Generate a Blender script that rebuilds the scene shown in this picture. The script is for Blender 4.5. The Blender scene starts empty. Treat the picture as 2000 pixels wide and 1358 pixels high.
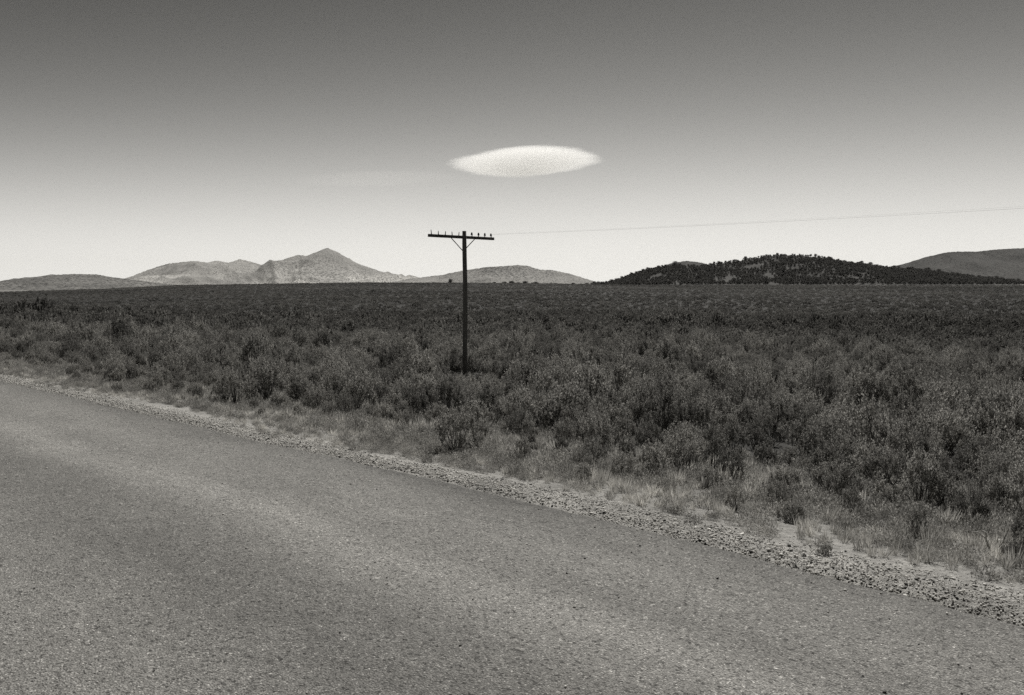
import bpy, math, random
import numpy as np
from mathutils import Vector, Matrix, Euler

sc = bpy.context.scene
col = sc.collection
rng = np.random.default_rng(7)
random.seed(7)

# ------------------------------------------------------------------ camera, sky, sun, exposure
CAM_H = 1.7
cd = bpy.data.cameras.new('camera')
cam = bpy.data.objects.new('camera', cd)
col.objects.link(cam)
cd.sensor_width = 36.0
cd.lens = 28.0
cd.clip_start = 0.05
cd.clip_end = 60000
cam.location = (0, 0, CAM_H)
cam.rotation_euler = (math.radians(90 - 4.37), 0, 0)
sc.camera = cam

SUN_EL, SUN_AZ = math.radians(50), math.radians(14)
world = bpy.data.worlds.new('World')
sc.world = world
world.use_nodes = True
wn = world.node_tree
bg = wn.nodes['Background']
sky = wn.nodes.new('ShaderNodeTexSky')
sky.sky_type = 'NISHITA'
sky.sun_disc = False
sky.sun_elevation = SUN_EL
sky.sun_rotation = SUN_AZ
sky.altitude = 1500
sky.air_density = 1.0
sky.dust_density = 0.05
sky.ozone_density = 1.0
SKY_STRENGTH = 0.1
SKY_MAX, SKY_K, SKY_P = 0.92, 0.0088, 3.3


def wmath(op, a, b=None):
    n = wn.nodes.new('ShaderNodeMath')
    n.operation = op
    for i, v in enumerate((a, b)):
        if v is None:
            continue
        if hasattr(v, 'links'):
            wn.links.new(v, n.inputs[i])
        else:
            n.inputs[i].default_value = v
    return n.outputs[0]


# black-and-white film behind a red filter: the sky's red light only, on a film-like curve
sep = wn.nodes.new('ShaderNodeSeparateColor')
wn.links.new(sky.outputs[0], sep.inputs[0])
v = wmath('POWER', sep.outputs[0], SKY_P)
v = wmath('MULTIPLY', v, SKY_K)
v = wmath('DIVIDE', v, wmath('ADD', v, 1.0))
v = wmath('MULTIPLY', v, SKY_MAX / SKY_STRENGTH)
cmb = wn.nodes.new('ShaderNodeCombineColor')
for i, t in enumerate((1.0, 0.985, 0.94)):
    wn.links.new(wmath('MULTIPLY', v, t), cmb.inputs[i])
wn.links.new(cmb.outputs[0], bg.inputs[0])
bg.inputs[1].default_value = SKY_STRENGTH

sd = bpy.data.lights.new('sun', 'SUN')
sun = bpy.data.objects.new('sun', sd)
col.objects.link(sun)
sd.energy = 4.8
sd.angle = math.radians(0.53)
sd.color = (1.0, 0.975, 0.93)
sdir = Vector((math.sin(SUN_AZ) * math.cos(SUN_EL), math.cos(SUN_AZ) * math.cos(SUN_EL), math.sin(SUN_EL)))
sun.rotation_euler = sdir.to_track_quat('Z', 'Y').to_euler()

sc.view_settings.view_transform = 'Standard'
sc.view_settings.look = 'None'
sc.view_settings.exposure = 0.0
sc.view_settings.gamma = 1.0
sc.view_settings.use_curve_mapping = False
sc.cycles.use_denoising = False
sc.cycles.volume_bounces = 6
sc.cycles.sample_clamp_indirect = 4.0
sc.cycles.max_bounces = 14
sc.cycles.diffuse_bounces = 3
sc.cycles.transparent_max_bounces = 8

# ------------------------------------------------------------------ helpers
F = 1556.0
PITCH = math.radians(4.37)
HORIZ = 560.0
TINT = (1.0, 0.98, 0.93)


def px_x(px, Y):                       # world x of an image column for something at ground distance Y
    return (px - 1000.0) / 1560.0 * Y


def px_z(py, Y):                       # world z of an image row for something at ground distance Y
    return CAM_H + (HORIZ - py) / 1564.0 * Y


def tone(v):
    return (v * TINT[0], v * TINT[1], v * TINT[2], 1.0)


def sstep(a, b, x):
    t = np.clip((np.asarray(x, float) - a) / (b - a), 0, 1)
    return t * t * (3 - 2 * t)


def _hash(ix, iy, seed):
    h = (ix.astype(np.int64) * 374761393 + iy.astype(np.int64) * 668265263 + seed * 974711) & 0xffffffff
    h = ((h ^ (h >> 13)) * 1274126177) & 0xffffffff
    return ((h ^ (h >> 16)) & 0xffffff) / float(0xffffff)


def vnoise(x, y, seed=0):
    x = np.asarray(x, float); y = np.asarray(y, float)
    ix = np.floor(x); iy = np.floor(y)
    fx = x - ix; fy = y - iy
    fx = fx * fx * (3 - 2 * fx); fy = fy * fy * (3 - 2 * fy)
    a = _hash(ix, iy, seed); b = _hash(ix + 1, iy, seed)
    c = _hash(ix, iy + 1, seed); d = _hash(ix + 1, iy + 1, seed)
    return (a + (b - a) * fx) * (1 - fy) + (c + (d - c) * fx) * fy


def fbm(x, y, seed=0, octv=4):
    s = 0.0; amp = 0.5
    for k in range(octv):
        s = s + amp * (vnoise(x * 2 ** k, y * 2 ** k, seed + 17 * k) - 0.5) * 2
        amp *= 0.5
    return s


def ridged(x, y, seed=0, octv=5):
    s = 0.0; amp = 0.5; tot = 0
    for k in range(octv):
        n = 1 - np.abs(vnoise(x * 2 ** k, y * 2 ** k, seed + 31 * k) * 2 - 1)
        s = s + amp * n * n; tot += amp
        amp *= 0.5
    return s / tot


def tag(o, label=None, cat=None, group=None, kind=None):
    if label: o['label'] = label
    if cat: o['category'] = cat
    if group: o['group'] = group
    if kind: o['kind'] = kind
    return o


def mesh_from(name, verts, tris=None, quads=None, mats=(), mat_idx=None, smooth=False):
    me = bpy.data.meshes.new(name)
    verts = np.asarray(verts, np.float32).reshape(-1, 3)
    nt = 0 if tris is None else len(tris)
    nq = 0 if quads is None else len(quads)
    me.vertices.add(len(verts))
    me.vertices.foreach_set('co', verts.ravel())
    loops = []
    if nt: loops.append(np.asarray(tris, np.int32).ravel())
    if nq: loops.append(np.asarray(quads, np.int32).ravel())
    loops = np.concatenate(loops)
    me.loops.add(len(loops))
    me.loops.foreach_set('vertex_index', loops)
    me.polygons.add(nt + nq)
    starts = np.concatenate([np.arange(nt) * 3, nt * 3 + np.arange(nq) * 4]).astype(np.int32)
    me.polygons.foreach_set('loop_start', starts)
    if mat_idx is not None:
        me.polygons.foreach_set('material_index', np.asarray(mat_idx, np.int32))
    if smooth:
        me.polygons.foreach_set('use_smooth', np.ones(nt + nq, bool))
    for m in mats: me.materials.append(m)
    me.update(calc_edges=True)
    me.validate()
    return me


def obj(name, me, parent=None, loc=(0, 0, 0), link=True):
    o = bpy.data.objects.new(name, me)
    if link: col.objects.link(o)
    if parent is not None: o.parent = parent
    o.location = loc
    return o


class Geo:
    """collects simple solids into one mesh"""
    def __init__(self):
        self.v = []; self.q = []; self.t = []; self.n = 0

    def add(self, v, quads=(), tris=()):
        b = self.n
        self.v.append(np.asarray(v, float)); self.n += len(v)
        self.q += [[i + b for i in f] for f in quads]
        self.t += [[i + b for i in f] for f in tris]

    def tube(self, pts, radii, seg=6, cap=True):
        pts = [Vector(p) for p in pts]
        rings = []
        for i, p in enumerate(pts):
            a = pts[max(i - 1, 0)]; b = pts[min(i + 1, len(pts) - 1)]
            t = (b - a).normalized()
            u = t.cross(Vector((0, 0, 1)) if abs(t.z) < 0.95 else Vector((1, 0, 0))).normalized()
            w = t.cross(u)
            for k in range(seg):
                an = 2 * math.pi * k / seg
                rings.append(tuple(p + (u * math.cos(an) + w * math.sin(an)) * radii[i]))
        q = []
        for i in range(len(pts) - 1):
            for k in range(seg):
                k2 = (k + 1) % seg
                q.append([i * seg + k, i * seg + k2, (i + 1) * seg + k2, (i + 1) * seg + k])
        t = []
        if cap:
            n = len(rings)
            rings += [tuple(pts[0]), tuple(pts[-1])]
            for k in range(seg):
                k2 = (k + 1) % seg
                t.append([n, k2, k])
                t.append([n + 1, (len(pts) - 1) * seg + k, (len(pts) - 1) * seg + k2])
        self.add(rings, q, t)

    def box(self, c, ax, ay, az, bev=0.0):
        """box with half-axes; long edges chamfered along ax"""
        c = Vector(c); ax = Vector(ax); ay = Vector(ay); az = Vector(az)
        ly, lz = ay.length, az.length
        by, bz = ay.normalized() * bev, az.normalized() * bev
        prof = [ay + az - bz, ay - by + az, -ay + by + az, -ay + az - bz,
                -ay - az + bz, -ay + by - az, ay - by - az, ay - az + bz]
        v = [tuple(c - ax + p) for p in prof] + [tuple(c + ax + p) for p in prof]
        q = [[k, (k + 1) % 8, 8 + (k + 1) % 8, 8 + k] for k in range(8)]
        q += [[3, 2, 1, 0], [5, 4, 3, 0], [6, 5, 0, 7]]
        q += [[8, 9, 10, 11], [8, 11, 12, 13], [15, 8, 13, 14]]
        self.add(v, q)

    def lathe(self, c, prof, seg=8):
        c = Vector(c)
        v = []
        for r, z in prof:
            for k in range(seg):
                a = 2 * math.pi * k / seg
                v.append((c.x + r * math.cos(a), c.y + r * math.sin(a), c.z + z))
        q = []
        for i in range(len(prof) - 1):
            for k in range(seg):
                k2 = (k + 1) % seg
                q.append([i * seg + k, i * seg + k2, (i + 1) * seg + k2, (i + 1) * seg + k])
        n = len(v)
        v += [(c.x, c.y, c.z + prof[0][1]), (c.x, c.y, c.z + prof[-1][1])]
        L = (len(prof) - 1) * seg
        t = []
        for k in range(seg):
            k2 = (k + 1) % seg
            t += [[n, k2, k], [n + 1, L + k, L + k2]]
        self.add(v, q, t)

    def mesh(self, name, mats, smooth=False):
        return mesh_from(name, np.concatenate(self.v), self.t or None, self.q or None, mats, None, smooth)


# ------------------------------------------------------------------ materials
class Mat:
    def __init__(self, name, rough=0.9):
        self.m = bpy.data.materials.new(name)
        self.m.use_nodes = True
        self.nt = self.m.node_tree
        self.b = self.nt.nodes['Principled BSDF']
        self.b.inputs['Roughness'].default_value = rough
        self.b.inputs['Specular IOR Level'].default_value = 0.2
        self.tc = self.nt.nodes.new('ShaderNodeTexCoord')

    def link(self, a, b): self.nt.links.new(a, b)

    def node(self, t, **kw):
        n = self.nt.nodes.new(t)
        for k, v in kw.items(): setattr(n, k, v)
        return n

    def _in(self, n, i, v):
        if v is None: return
        if hasattr(v, 'links'): self.link(v, n.inputs[i])
        else: n.inputs[i].default_value = v

    def math(self, op, a, b=None, c=None, clamp=False):
        n = self.node('ShaderNodeMath', operation=op, use_clamp=clamp)
        self._in(n, 0, a); self._in(n, 1, b); self._in(n, 2, c)
        return n.outputs[0]

    def noise(self, vec, scale, detail=4, rough=0.55):
        n = self.node('ShaderNodeTexNoise')
        self._in(n, 'Vector', vec)
        n.inputs['Scale'].default_value = scale
        n.inputs['Detail'].default_value = detail
        n.inputs['Roughness'].default_value = rough
        return n.outputs[0]

    def voro(self, vec, scale, feature='F1', out='Color'):
        n = self.node('ShaderNodeTexVoronoi', feature=feature)
        self._in(n, 'Vector', vec)
        n.inputs['Scale'].default_value = scale
        return n.outputs[out]

    def vscale(self, vec, s):
        n = self.node('ShaderNodeVectorMath', operation='MULTIPLY')
        self.link(vec, n.inputs[0]); n.inputs[1].default_value = s
        return n.outputs[0]

    def dot(self, vec, d):
        n = self.node('ShaderNodeVectorMath', operation='DOT_PRODUCT')
        self.link(vec, n.inputs[0]); n.inputs[1].default_value = d
        return n.outputs['Value']

    def ramp(self, v, pts, interp='LINEAR'):
        n = self.node('ShaderNodeValToRGB')
        self._in(n, 0, v)
        cr = n.color_ramp; cr.interpolation = interp
        while len(cr.elements) < len(pts): cr.elements.new(0.5)
        for e, (p, t) in zip(cr.elements, pts):
            e.position = p; e.color = (t, t, t, 1)
        return n.outputs[0]

    def mapr(self, v, a, b, c, d):
        n = self.node('ShaderNodeMapRange', clamp=True)
        for i, x in enumerate((v, a, b, c, d)): self._in(n, i, x)
        return n.outputs[0]

    def mix(self, f, a, b):               # scalar mix
        n = self.node('ShaderNodeMix', data_type='FLOAT')
        self._in(n, 0, f); self._in(n, 2, a); self._in(n, 3, b)
        return n.outputs[0]

    def grey(self, v):
        """a film-toned grey of this value into the base colour"""
        c = self.node('ShaderNodeCombineColor')
        for i, t in enumerate(TINT):
            self.link(self.math('MULTIPLY', v, t), c.inputs[i])
        self.link(c.outputs[0], self.b.inputs['Base Color'])
        return c.outputs[0]

    def bump(self, h, dist, strength=1.0):
        n = self.node('ShaderNodeBump')
        n.inputs['Strength'].default_value = strength
        n.inputs['Distance'].default_value = dist
        self.link(h, n.inputs['Height'])
        self.link(n.outputs[0], self.b.inputs['Normal'])


NX, NY, ROAD_D = 0.657, 0.754, 4.75      # unit vector across the road; metres from the camera to its far edge


def asphalt_mat():
    M = Mat('worn_asphalt', 0.85)
    P = M.tc.outputs['Object']
    d = M.math('SUBTRACT', M.dot(P, (NX, NY, 0)), ROAD_D)
    s = M.dot(P, (-NY, NX, 0))
    cv = M.node('ShaderNodeCombineXYZ'); M.link(s, cv.inputs[0]); M.link(d, cv.inputs[1])
    C = cv.outputs[0]
    cells = M.voro(C, 150.0)
    sepc = M.node('ShaderNodeSeparateColor'); M.link(cells, sepc.inputs[0])
    stone = M.ramp(sepc.outputs[0], [(0.0, 0.45), (0.25, 0.82), (0.6, 1.04), (0.88, 1.22), (0.95, 1.5), (1.0, 2.4)])
    cells2 = M.voro(M.vscale(C, (0.75, 1, 1)), 78.0)
    sep2 = M.node('ShaderNodeSeparateColor'); M.link(cells2, sep2.inputs[0])
    stone_pit_shade = M.ramp(sep2.outputs[1], [(0.0, 0.35), (0.08, 0.6), (0.16, 0.95), (0.9, 1.0), (0.97, 1.15), (1.0, 1.7)])  # dark cells paint the shadow in small pits, pale cells are stones
    patch = M.noise(M.vscale(C, (0.55, 1.3, 1)), 1.0, 5, 0.6)
    patch = M.mapr(patch, 0.3, 0.7, 0.86, 1.14)
    mid = M.noise(M.vscale(C, (5, 11, 1)), 1.0, 5, 0.7)
    mid = M.mapr(mid, 0.3, 0.7, 0.88, 1.12)
    wob = M.math('MULTIPLY', M.math('SUBTRACT', M.noise(C, 0.35, 4), 0.5), 0.55)
    dd = M.math('ADD', d, wob)
    track = M.ramp(M.mapr(dd, -7.4, 0.0, 0.0, 1.0),
                   [(0.0, 0.85), (0.3, 1.0), (0.53, 1.22), (0.645, 0.80), (0.72, 0.90), (0.785, 1.38),
                    (0.83, 1.06), (0.89, 1.13), (0.945, 0.97), (0.98, 0.82), (1.0, 0.62)])
    v = M.math('MULTIPLY', stone, stone_pit_shade)
    for k in (patch, mid, track): v = M.math('MULTIPLY', v, k)
    v = M.math('MULTIPLY', v, 0.222)
    M.grey(v)
    hb = M.math('ADD', M.math('MULTIPLY', M.voro(C, 110.0, 'F1', 'Distance'), -0.6), M.noise(C, 140, 3))
    M.bump(hb, 0.012, 0.9)
    return M.m


def ground_mat():
    M = Mat('desert_soil', 0.95)
    P = M.tc.outputs['Object']
    d = M.math('SUBTRACT', M.dot(P, (NX, NY, 0)), ROAD_D)
    ln = M.node('ShaderNodeVectorMath', operation='LENGTH'); M.link(P, ln.inputs[0])
    r = ln.outputs['Value']
    n1 = M.noise(P, 1.3, 6, 0.6)
    n2 = M.noise(P, 14, 5, 0.65)
    n3 = M.noise(P, 90, 3, 0.6)
    bare = M.math('MULTIPLY', M.mapr(n1, 0.3, 0.7, 0.24, 0.42), M.mapr(n2, 0.3, 0.7, 0.6, 1.3))
    bare = M.math('MULTIPLY', bare, M.mapr(n3, 0.3, 0.7, 0.75, 1.2))
    bare = M.math('MULTIPLY', bare, M.mapr(d, 0.15, 0.7, 1.25, 0.92))      # blown sand packed along the gravel
    # leaf litter and old wood under the sagebrush, colour darkened for canopy shade
    shaded_litter = M.math('MULTIPLY', M.mapr(n2, 0.3, 0.7, 0.03, 0.075), M.mapr(n1, 0.3, 0.7, 0.7, 1.3))
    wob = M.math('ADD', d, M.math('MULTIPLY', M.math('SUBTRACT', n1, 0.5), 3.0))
    v = M.mix(M.mapr(wob, 1.2, 3.6, 0, 1), bare, shaded_litter)
    # distant cover: mottled low brush
    f1 = M.noise(P, 0.55, 5, 0.75)
    f2 = M.noise(M.vscale(P, (0.012, 0.03, 0.02)), 1.0, 4, 0.6)
    far = M.math('MULTIPLY', M.mapr(f1, 0.3, 0.7, 0.022, 0.05), M.mapr(f2, 0.3, 0.7, 0.75, 1.3))
    v = M.mix(M.mapr(r, 90, 200, 0, 1), v, far)
    # pale bare clearings at the foot of the wooded hill
    c1 = M.noise(M.vscale(P, (0.035, 0.11, 0.1)), 1.0, 5, 0.6)
    clear = M.math('MULTIPLY', M.mapr(c1, 0.56, 0.62, 0, 1), M.mapr(r, 470, 500, 0, 1))
    sx = M.node('ShaderNodeSeparateXYZ'); M.link(P, sx.inputs[0])
    clear = M.math('MULTIPLY', clear, M.mapr(sx.outputs[0], 60, 150, 0, 1))
    v = M.mix(clear, v, 0.33)
    # the open valley floor beyond the rise
    v = M.mix(M.mapr(r, 900, 1500, 0, 1), v, M.mapr(M.noise(P, 0.01, 6, 0.7), 0.3, 0.7, 0.12, 0.22))
    M.grey(v)
    M.bump(M.math('ADD', n2, M.math('MULTIPLY', n3, 0.5)), 0.05, 0.8)
    return M.m


def leaf_mat(name, lo, hi, transl=0.25, drift=None):
    M = Mat(name, 0.8)
    oi = M.node('ShaderNodeObjectInfo')
    gi = M.node('ShaderNodeNewGeometry')
    a = M.mapr(oi.outputs['Random'], 0, 1, 0.62, 1.38)
    b = M.mapr(gi.outputs['Random Per Island'], 0, 1, lo, hi)
    v = M.math('MULTIPLY', a, b)
    if drift:                              # stands of paler and darker brush
        nz = M.noise(M.vscale(gi.outputs['Position'], drift), 1.0, 4, 0.55)
        v = M.math('MULTIPLY', v, M.mapr(nz, 0.35, 0.65, 0.72, 1.28))
    c = M.grey(v)
    tr = M.node('ShaderNodeBsdfTranslucent'); M.link(c, tr.inputs[0])
    mx = M.node('ShaderNodeMixShader'); mx.inputs[0].default_value = transl
    M.link(M.b.outputs[0], mx.inputs[1]); M.link(tr.outputs[0], mx.inputs[2])
    M.link(mx.outputs[0], M.nt.nodes['Material Output'].inputs[0])
    return M.m


def stone_mat(name, pts, rough=0.9):
    M = Mat(name, rough)
    gi = M.node('ShaderNodeNewGeometry')
    v = M.ramp(gi.outputs['Random Per Island'], pts)
    n = M.mapr(M.noise(M.tc.outputs['Object'], 60, 4), 0.3, 0.7, 0.8, 1.2)
    M.grey(M.math('MULTIPLY', v, n))
    return M.m


def wood_mat(name, lo, hi, along=(1, 1, 0.06)):
    M = Mat(name, 0.85)
    n = M.noise(M.vscale(M.tc.outputs['Object'], along), 40, 5, 0.65)
    n2 = M.noise(M.tc.outputs['Object'], 1.5, 3)
    M.grey(M.math('MULTIPLY', M.mapr(n, 0.3, 0.7, lo, hi), M.mapr(n2, 0.3, 0.7, 0.8, 1.2)))
    M.bump(n, 0.006, 0.7)
    return M.m


def plain_mat(name, v, rough=0.6, metal=0.0):
    M = Mat(name, rough)
    n = M.noise(M.tc.outputs['Object'], 25, 4)
    M.grey(M.math('MULTIPLY', M.mapr(n, 0.3, 0.7, 0.8, 1.2), v))
    M.b.inputs['Metallic'].default_value = metal
    return M.m


def hill_mat(name, ground_lo, ground_hi, shrub, cover, scale, speck, zspan=150.0):
    """bare slopes of this reflectance, dotted with shrubs too far away to tell apart"""
    M = Mat(name, 0.95)
    P = M.tc.outputs['Object']
    g = M.mapr(M.noise(P, scale, 7, 0.62), 0.3, 0.7, ground_lo, ground_hi)
    zz = M.node('ShaderNodeSeparateXYZ'); M.link(P, zz.inputs[0])
    big = M.noise(M.vscale(P, (1, 0.5, 2.0)), scale * 0.6, 5, 0.6)
    dotv = M.voro(P, speck, 'F1', 'Distance')
    cov = M.mapr(big, 0.35, 0.65, cover * 0.7, cover * 1.25)
    isd = M.math('LESS_THAN', dotv, cov)
    # paler rubble fans low down, darker outcrops high up
    g = M.math('MULTIPLY', g, M.mapr(zz.outputs[2], 0.0, zspan, 1.25, 0.72))
    M.grey(M.mix(isd, g, shrub))
    M.bump(M.noise(P, scale * 4, 6, 0.65), 0.25 / scale * 0.1, 0.6)
    return M.m


ASPHALT = asphalt_mat()
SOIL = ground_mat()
SAGE = leaf_mat('sagebrush_leaves', 0.06, 0.56, 0.30)
SAGE_FAR = leaf_mat('distant_sagebrush_leaves', 0.10, 0.24, 0.35, (0.008, 0.022, 0.0))
STEM = wood_mat('sagebrush_bark', 0.08, 0.16)
GRASS = leaf_mat('dry_grass_blades', 0.34, 0.68, 0.35)
FORB = leaf_mat('roadside_weed_leaves', 0.14, 0.5, 0.35)
JUNIPER = leaf_mat('juniper_foliage', 0.05, 0.12, 0.3)
BARK = wood_mat('juniper_bark', 0.06, 0.12)
GRAVEL = stone_mat('gravel_stones', [(0.0, 0.03), (0.15, 0.07), (0.25, 0.32), (0.6, 0.55), (1.0, 0.78)])
PEBBLE = stone_mat('loose_pebbles', [(0.0, 0.05), (0.25, 0.09), (0.35, 0.35), (1.0, 0.6)])
ROCK = stone_mat('pale_rock', [(0.0, 0.42), (1.0, 0.55)])
POLE = wood_mat('creosoted_pole_wood', 0.08, 0.15)
ARM = wood_mat('dark_crossarm_wood', 0.05, 0.09, (1, 1, 1))
STEEL = plain_mat('rusty_steel', 0.06, 0.6, 0.3)
GLASSM = plain_mat('dark_insulator_glass', 0.03, 0.15)
WIREM = plain_mat('weathered_copper_wire', 0.05, 0.5)
DEADWOOD = wood_mat('bleached_dead_wood', 0.35, 0.6)


# ------------------------------------------------------------------ terrain
def road_d(x, y): return NX * x + NY * y - ROAD_D
def road_s(x, y): return -NY * x + NX * y


D_PTS = np.array([-400, -60, -20, -9, -7.7, -0.45, -0.2, -0.06, 0.0, 0.12, 0.3, 0.8, 2, 4, 8, 16, 30, 70, 400])
Z_PTS = np.array([-3, -2.5, -1.2, -0.3, -0.16, -0.16, -0.12, -0.045, -0.02, 0.012, 0.015, -0.05, -0.2, -0.45, -1.0, -1.85, -2.6, -3.6, -3.6])
CX = np.array([-600, 0, 200, 350, 500, 700, 850, 1000, 1150, 1300, 1500, 2000, 2600])
CY = np.array([578, 570, 565, 558.5, 556, 553, 553, 554, 556.5, 559.5, 560.5, 561, 561])
R_CREST = 430.0


def ground_z(x, y):
    x = np.asarray(x, float); y = np.asarray(y, float)
    d = road_d(x, y)
    r = np.hypot(x, y)
    near = np.interp(d, D_PTS, Z_PTS)
    off = sstep(0.5, 3.0, d) + sstep(9, 14, -d)
    near = near + off * (0.05 * fbm(x * 0.9, y * 0.9, 3, 3) + 0.16 * sstep(5, 25, d) * fbm(x * 0.06, y * 0.06, 5, 3))
    yy = np.maximum(y, 1.0)
    px = 1000 + 1560 * x / yy
    px = np.where(y > 5, px, np.where(x < 0, -600, 2600))
    cy = np.interp(px, CX, CY)
    zc = CAM_H + (HORIZ - cy) / 1564.0 * R_CREST
    t = np.clip((r - 105) / (R_CREST - 105), 0, 1)
    far = -3.7 + (zc + 3.7) * t + 0.25 * fbm(x * 0.02, y * 0.02, 9, 4) * sstep(60, 140, r)
    drop = np.interp(px, [900, 1180], [13.0, 0.0])
    far = far + np.interp(px, [1180, 1400], [0.0, 1.5]) * sstep(R_CREST, 545, r)
    far = far - drop * sstep(R_CREST + 10, R_CREST + 330, r)
    far = far + (-11 - far) * sstep(1400, 3200, r)
    w = sstep(35, 105, d)
    side = np.where(d > 0, near, near)
    return side * (1 - w) + far * w


def build_ground():
    radii = np.concatenate([[0.01], np.linspace(1.0, 30, 230), np.geomspace(30.15, 14000, 260)])
    fine = np.radians(np.arange(-42, 62, 0.25))          # the side the camera looks to: finer
    coarse = np.radians(np.arange(62, 318, 2.0))
    az = np.concatenate([fine, coarse])
    A, R = np.meshgrid(az, radii)
    X = R * np.sin(A); Y = R * np.cos(A)
    Z = ground_z(X, Y)
    n, m = A.shape
    idx = np.arange(n * m).reshape(n, m)
    a = idx[:-1, :]; b = np.roll(idx, -1, axis=1)[:-1, :]
    c = np.roll(idx, -1, axis=1)[1:, :]; d = idx[1:, :]
    quads = np.stack([a, b, c, d], -1).reshape(-1, 4)[:, ::-1]
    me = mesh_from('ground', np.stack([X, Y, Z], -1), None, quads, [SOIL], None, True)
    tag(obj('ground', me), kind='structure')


build_ground()


def to_world(s, d):
    return -NY * s + NX * (d + ROAD_D), NX * s + NY * (d + ROAD_D)


def edge_off(s):
    s = np.asarray(s, float)
    return -0.12 * (1 - sstep(0.2, 3.5, s)) + 0.10 * fbm(s * 0.18, s * 0 + 2.2, 21, 3) + 0.06 * fbm(s * 1.7, s * 0 + 0.3, 22, 4)


def road_z(d):
    return 0.055 * (1 - ((d + 3.75) / 3.75) ** 2)


def build_road():
    s = np.concatenate([np.arange(-300, -14, 2.0), np.arange(-14, 26, 0.035), np.arange(26, 80, 0.4), np.arange(80, 420, 3.0)])
    ds = np.array([-7.5, -7.45, -6, -4.5, -3, -2, -1, -0.5, -0.2, -0.08, -0.03, -0.012, 0.0, 0.012])
    dz = np.array([-0.15, 0, 0, 0, 0, 0, 0, 0, 0, 0, 0, -0.004, -0.016, -0.13])
    S, D = np.meshgrid(s, ds, indexing='ij')
    w = np.clip((D + 1.0) / 1.0, 0, 1) ** 2
    D2 = D + edge_off(S) * w
    Zr = road_z(np.clip(D, -7.5, 0)) + dz[None, :]
    Zr = Zr + 0.004 * fbm(S * 1.3, D * 1.3, 4, 3) * ((D > -7.4) & (D < 0.005))
    X, Y = to_world(S, D2)
    n, m = S.shape
    idx = np.arange(n * m).reshape(n, m)
    q = np.stack([idx[:-1, :-1], idx[1:, :-1], idx[1:, 1:], idx[:-1, 1:]], -1).reshape(-1, 4)[:, ::-1]
    me = mesh_from('road', np.stack([X, Y, Zr], -1), None, q, [ASPHALT], None, True)
    tag(obj('road', me), kind='structure')


build_road()


# ---- hills and mountains: a ridge seen at its own distance, with real slopes and gullies
def build_ridge(name, prof, D, front, back, base, mat, gully, seed, nu=400, nv=90, power=1.25, dcurve=0.0):
    px = np.array([p[0] for p in prof], float); py = np.array([p[1] for p in prof], float)
    u = np.linspace(px[0], px[-1], nu)
    ridge_y = np.interp(u, px, py)
    k = np.array([0.12, 0.76, 0.12]); ridge_y = np.convolve(np.pad(ridge_y, 1, mode='edge'), k, 'valid')
    dist = D * (1 + dcurve * ((u - u.mean()) / (u[-1] - u[0])) * 2) * (1 + 0.015 * fbm(u * 0.03, u * 0, seed, 3))
    xr = px_x(u, dist); zr = px_z(ridge_y, dist)
    zr = zr + (dist / 1564.0) * 1.0 * fbm(u * 0.28, u * 0 + 5, seed + 3, 4)
    v = np.concatenate([-np.linspace(1, 0, nv) ** 1.15, np.linspace(0, 1, nv // 2)[1:]])
    U, V = np.meshgrid(np.arange(nu), v)
    Xr = xr[U]; Zr = zr[U]; Dr = dist[U]
    a = np.abs(V)
    Yw = Dr + np.where(V < 0, V * front, V * back)
    L = front * 0.27
    g = ridged(Xr / L + 0.5 * fbm(Xr / L, Yw / L, seed + 7, 3), (Yw - Dr) / L * 0.45, seed + 1, 5)
    shape = (1 - a) ** power
    low = np.where(V < 0, 1.0, 1.0)
    carve = gully * (a ** 0.7) * (1 - a) * 2.2 * (g - 0.74) * low
    h = (Zr - base) * np.clip(shape + carve, 0, 1 - 0.25 * a)
    Zw = base + h - 3.0 * (a > 0.985)
    # near the foot the flanks also spread sideways a little
    Xw = Xr * (1 + 0.0 * V)
    n, m = Xw.shape
    idx = np.arange(n * m).reshape(n, m)
    q = np.stack([idx[:-1, :-1], idx[:-1, 1:], idx[1:, 1:], idx[1:, :-1]], -1).reshape(-1, 4)
    me = mesh_from(name, np.stack([Xw, Yw, Zw], -1), None, q, [mat], None, True)
    o = tag(obj(name, me), kind='structure')
    return o, (Xw, Yw, Zw)


MTN = hill_mat('pale_rock_slopes', 0.14, 0.52, 0.10, 0.42, 0.0012, 0.045, 380.0)
HILL_L = hill_mat('brushy_slopes', 0.05, 0.17, 0.035, 0.45, 0.004, 0.06)
HILL_C = hill_mat('dotted_slopes', 0.16, 0.27, 0.045, 0.42, 0.006, 0.13)
HILL_R = hill_mat('dark_grassy_slopes', 0.024, 0.062, 0.012, 0.44, 0.012, 0.2)
HILL_D = hill_mat('stony_hill_ground', 0.022, 0.065, 0.04, 0.42, 0.03, 0.45)

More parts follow.
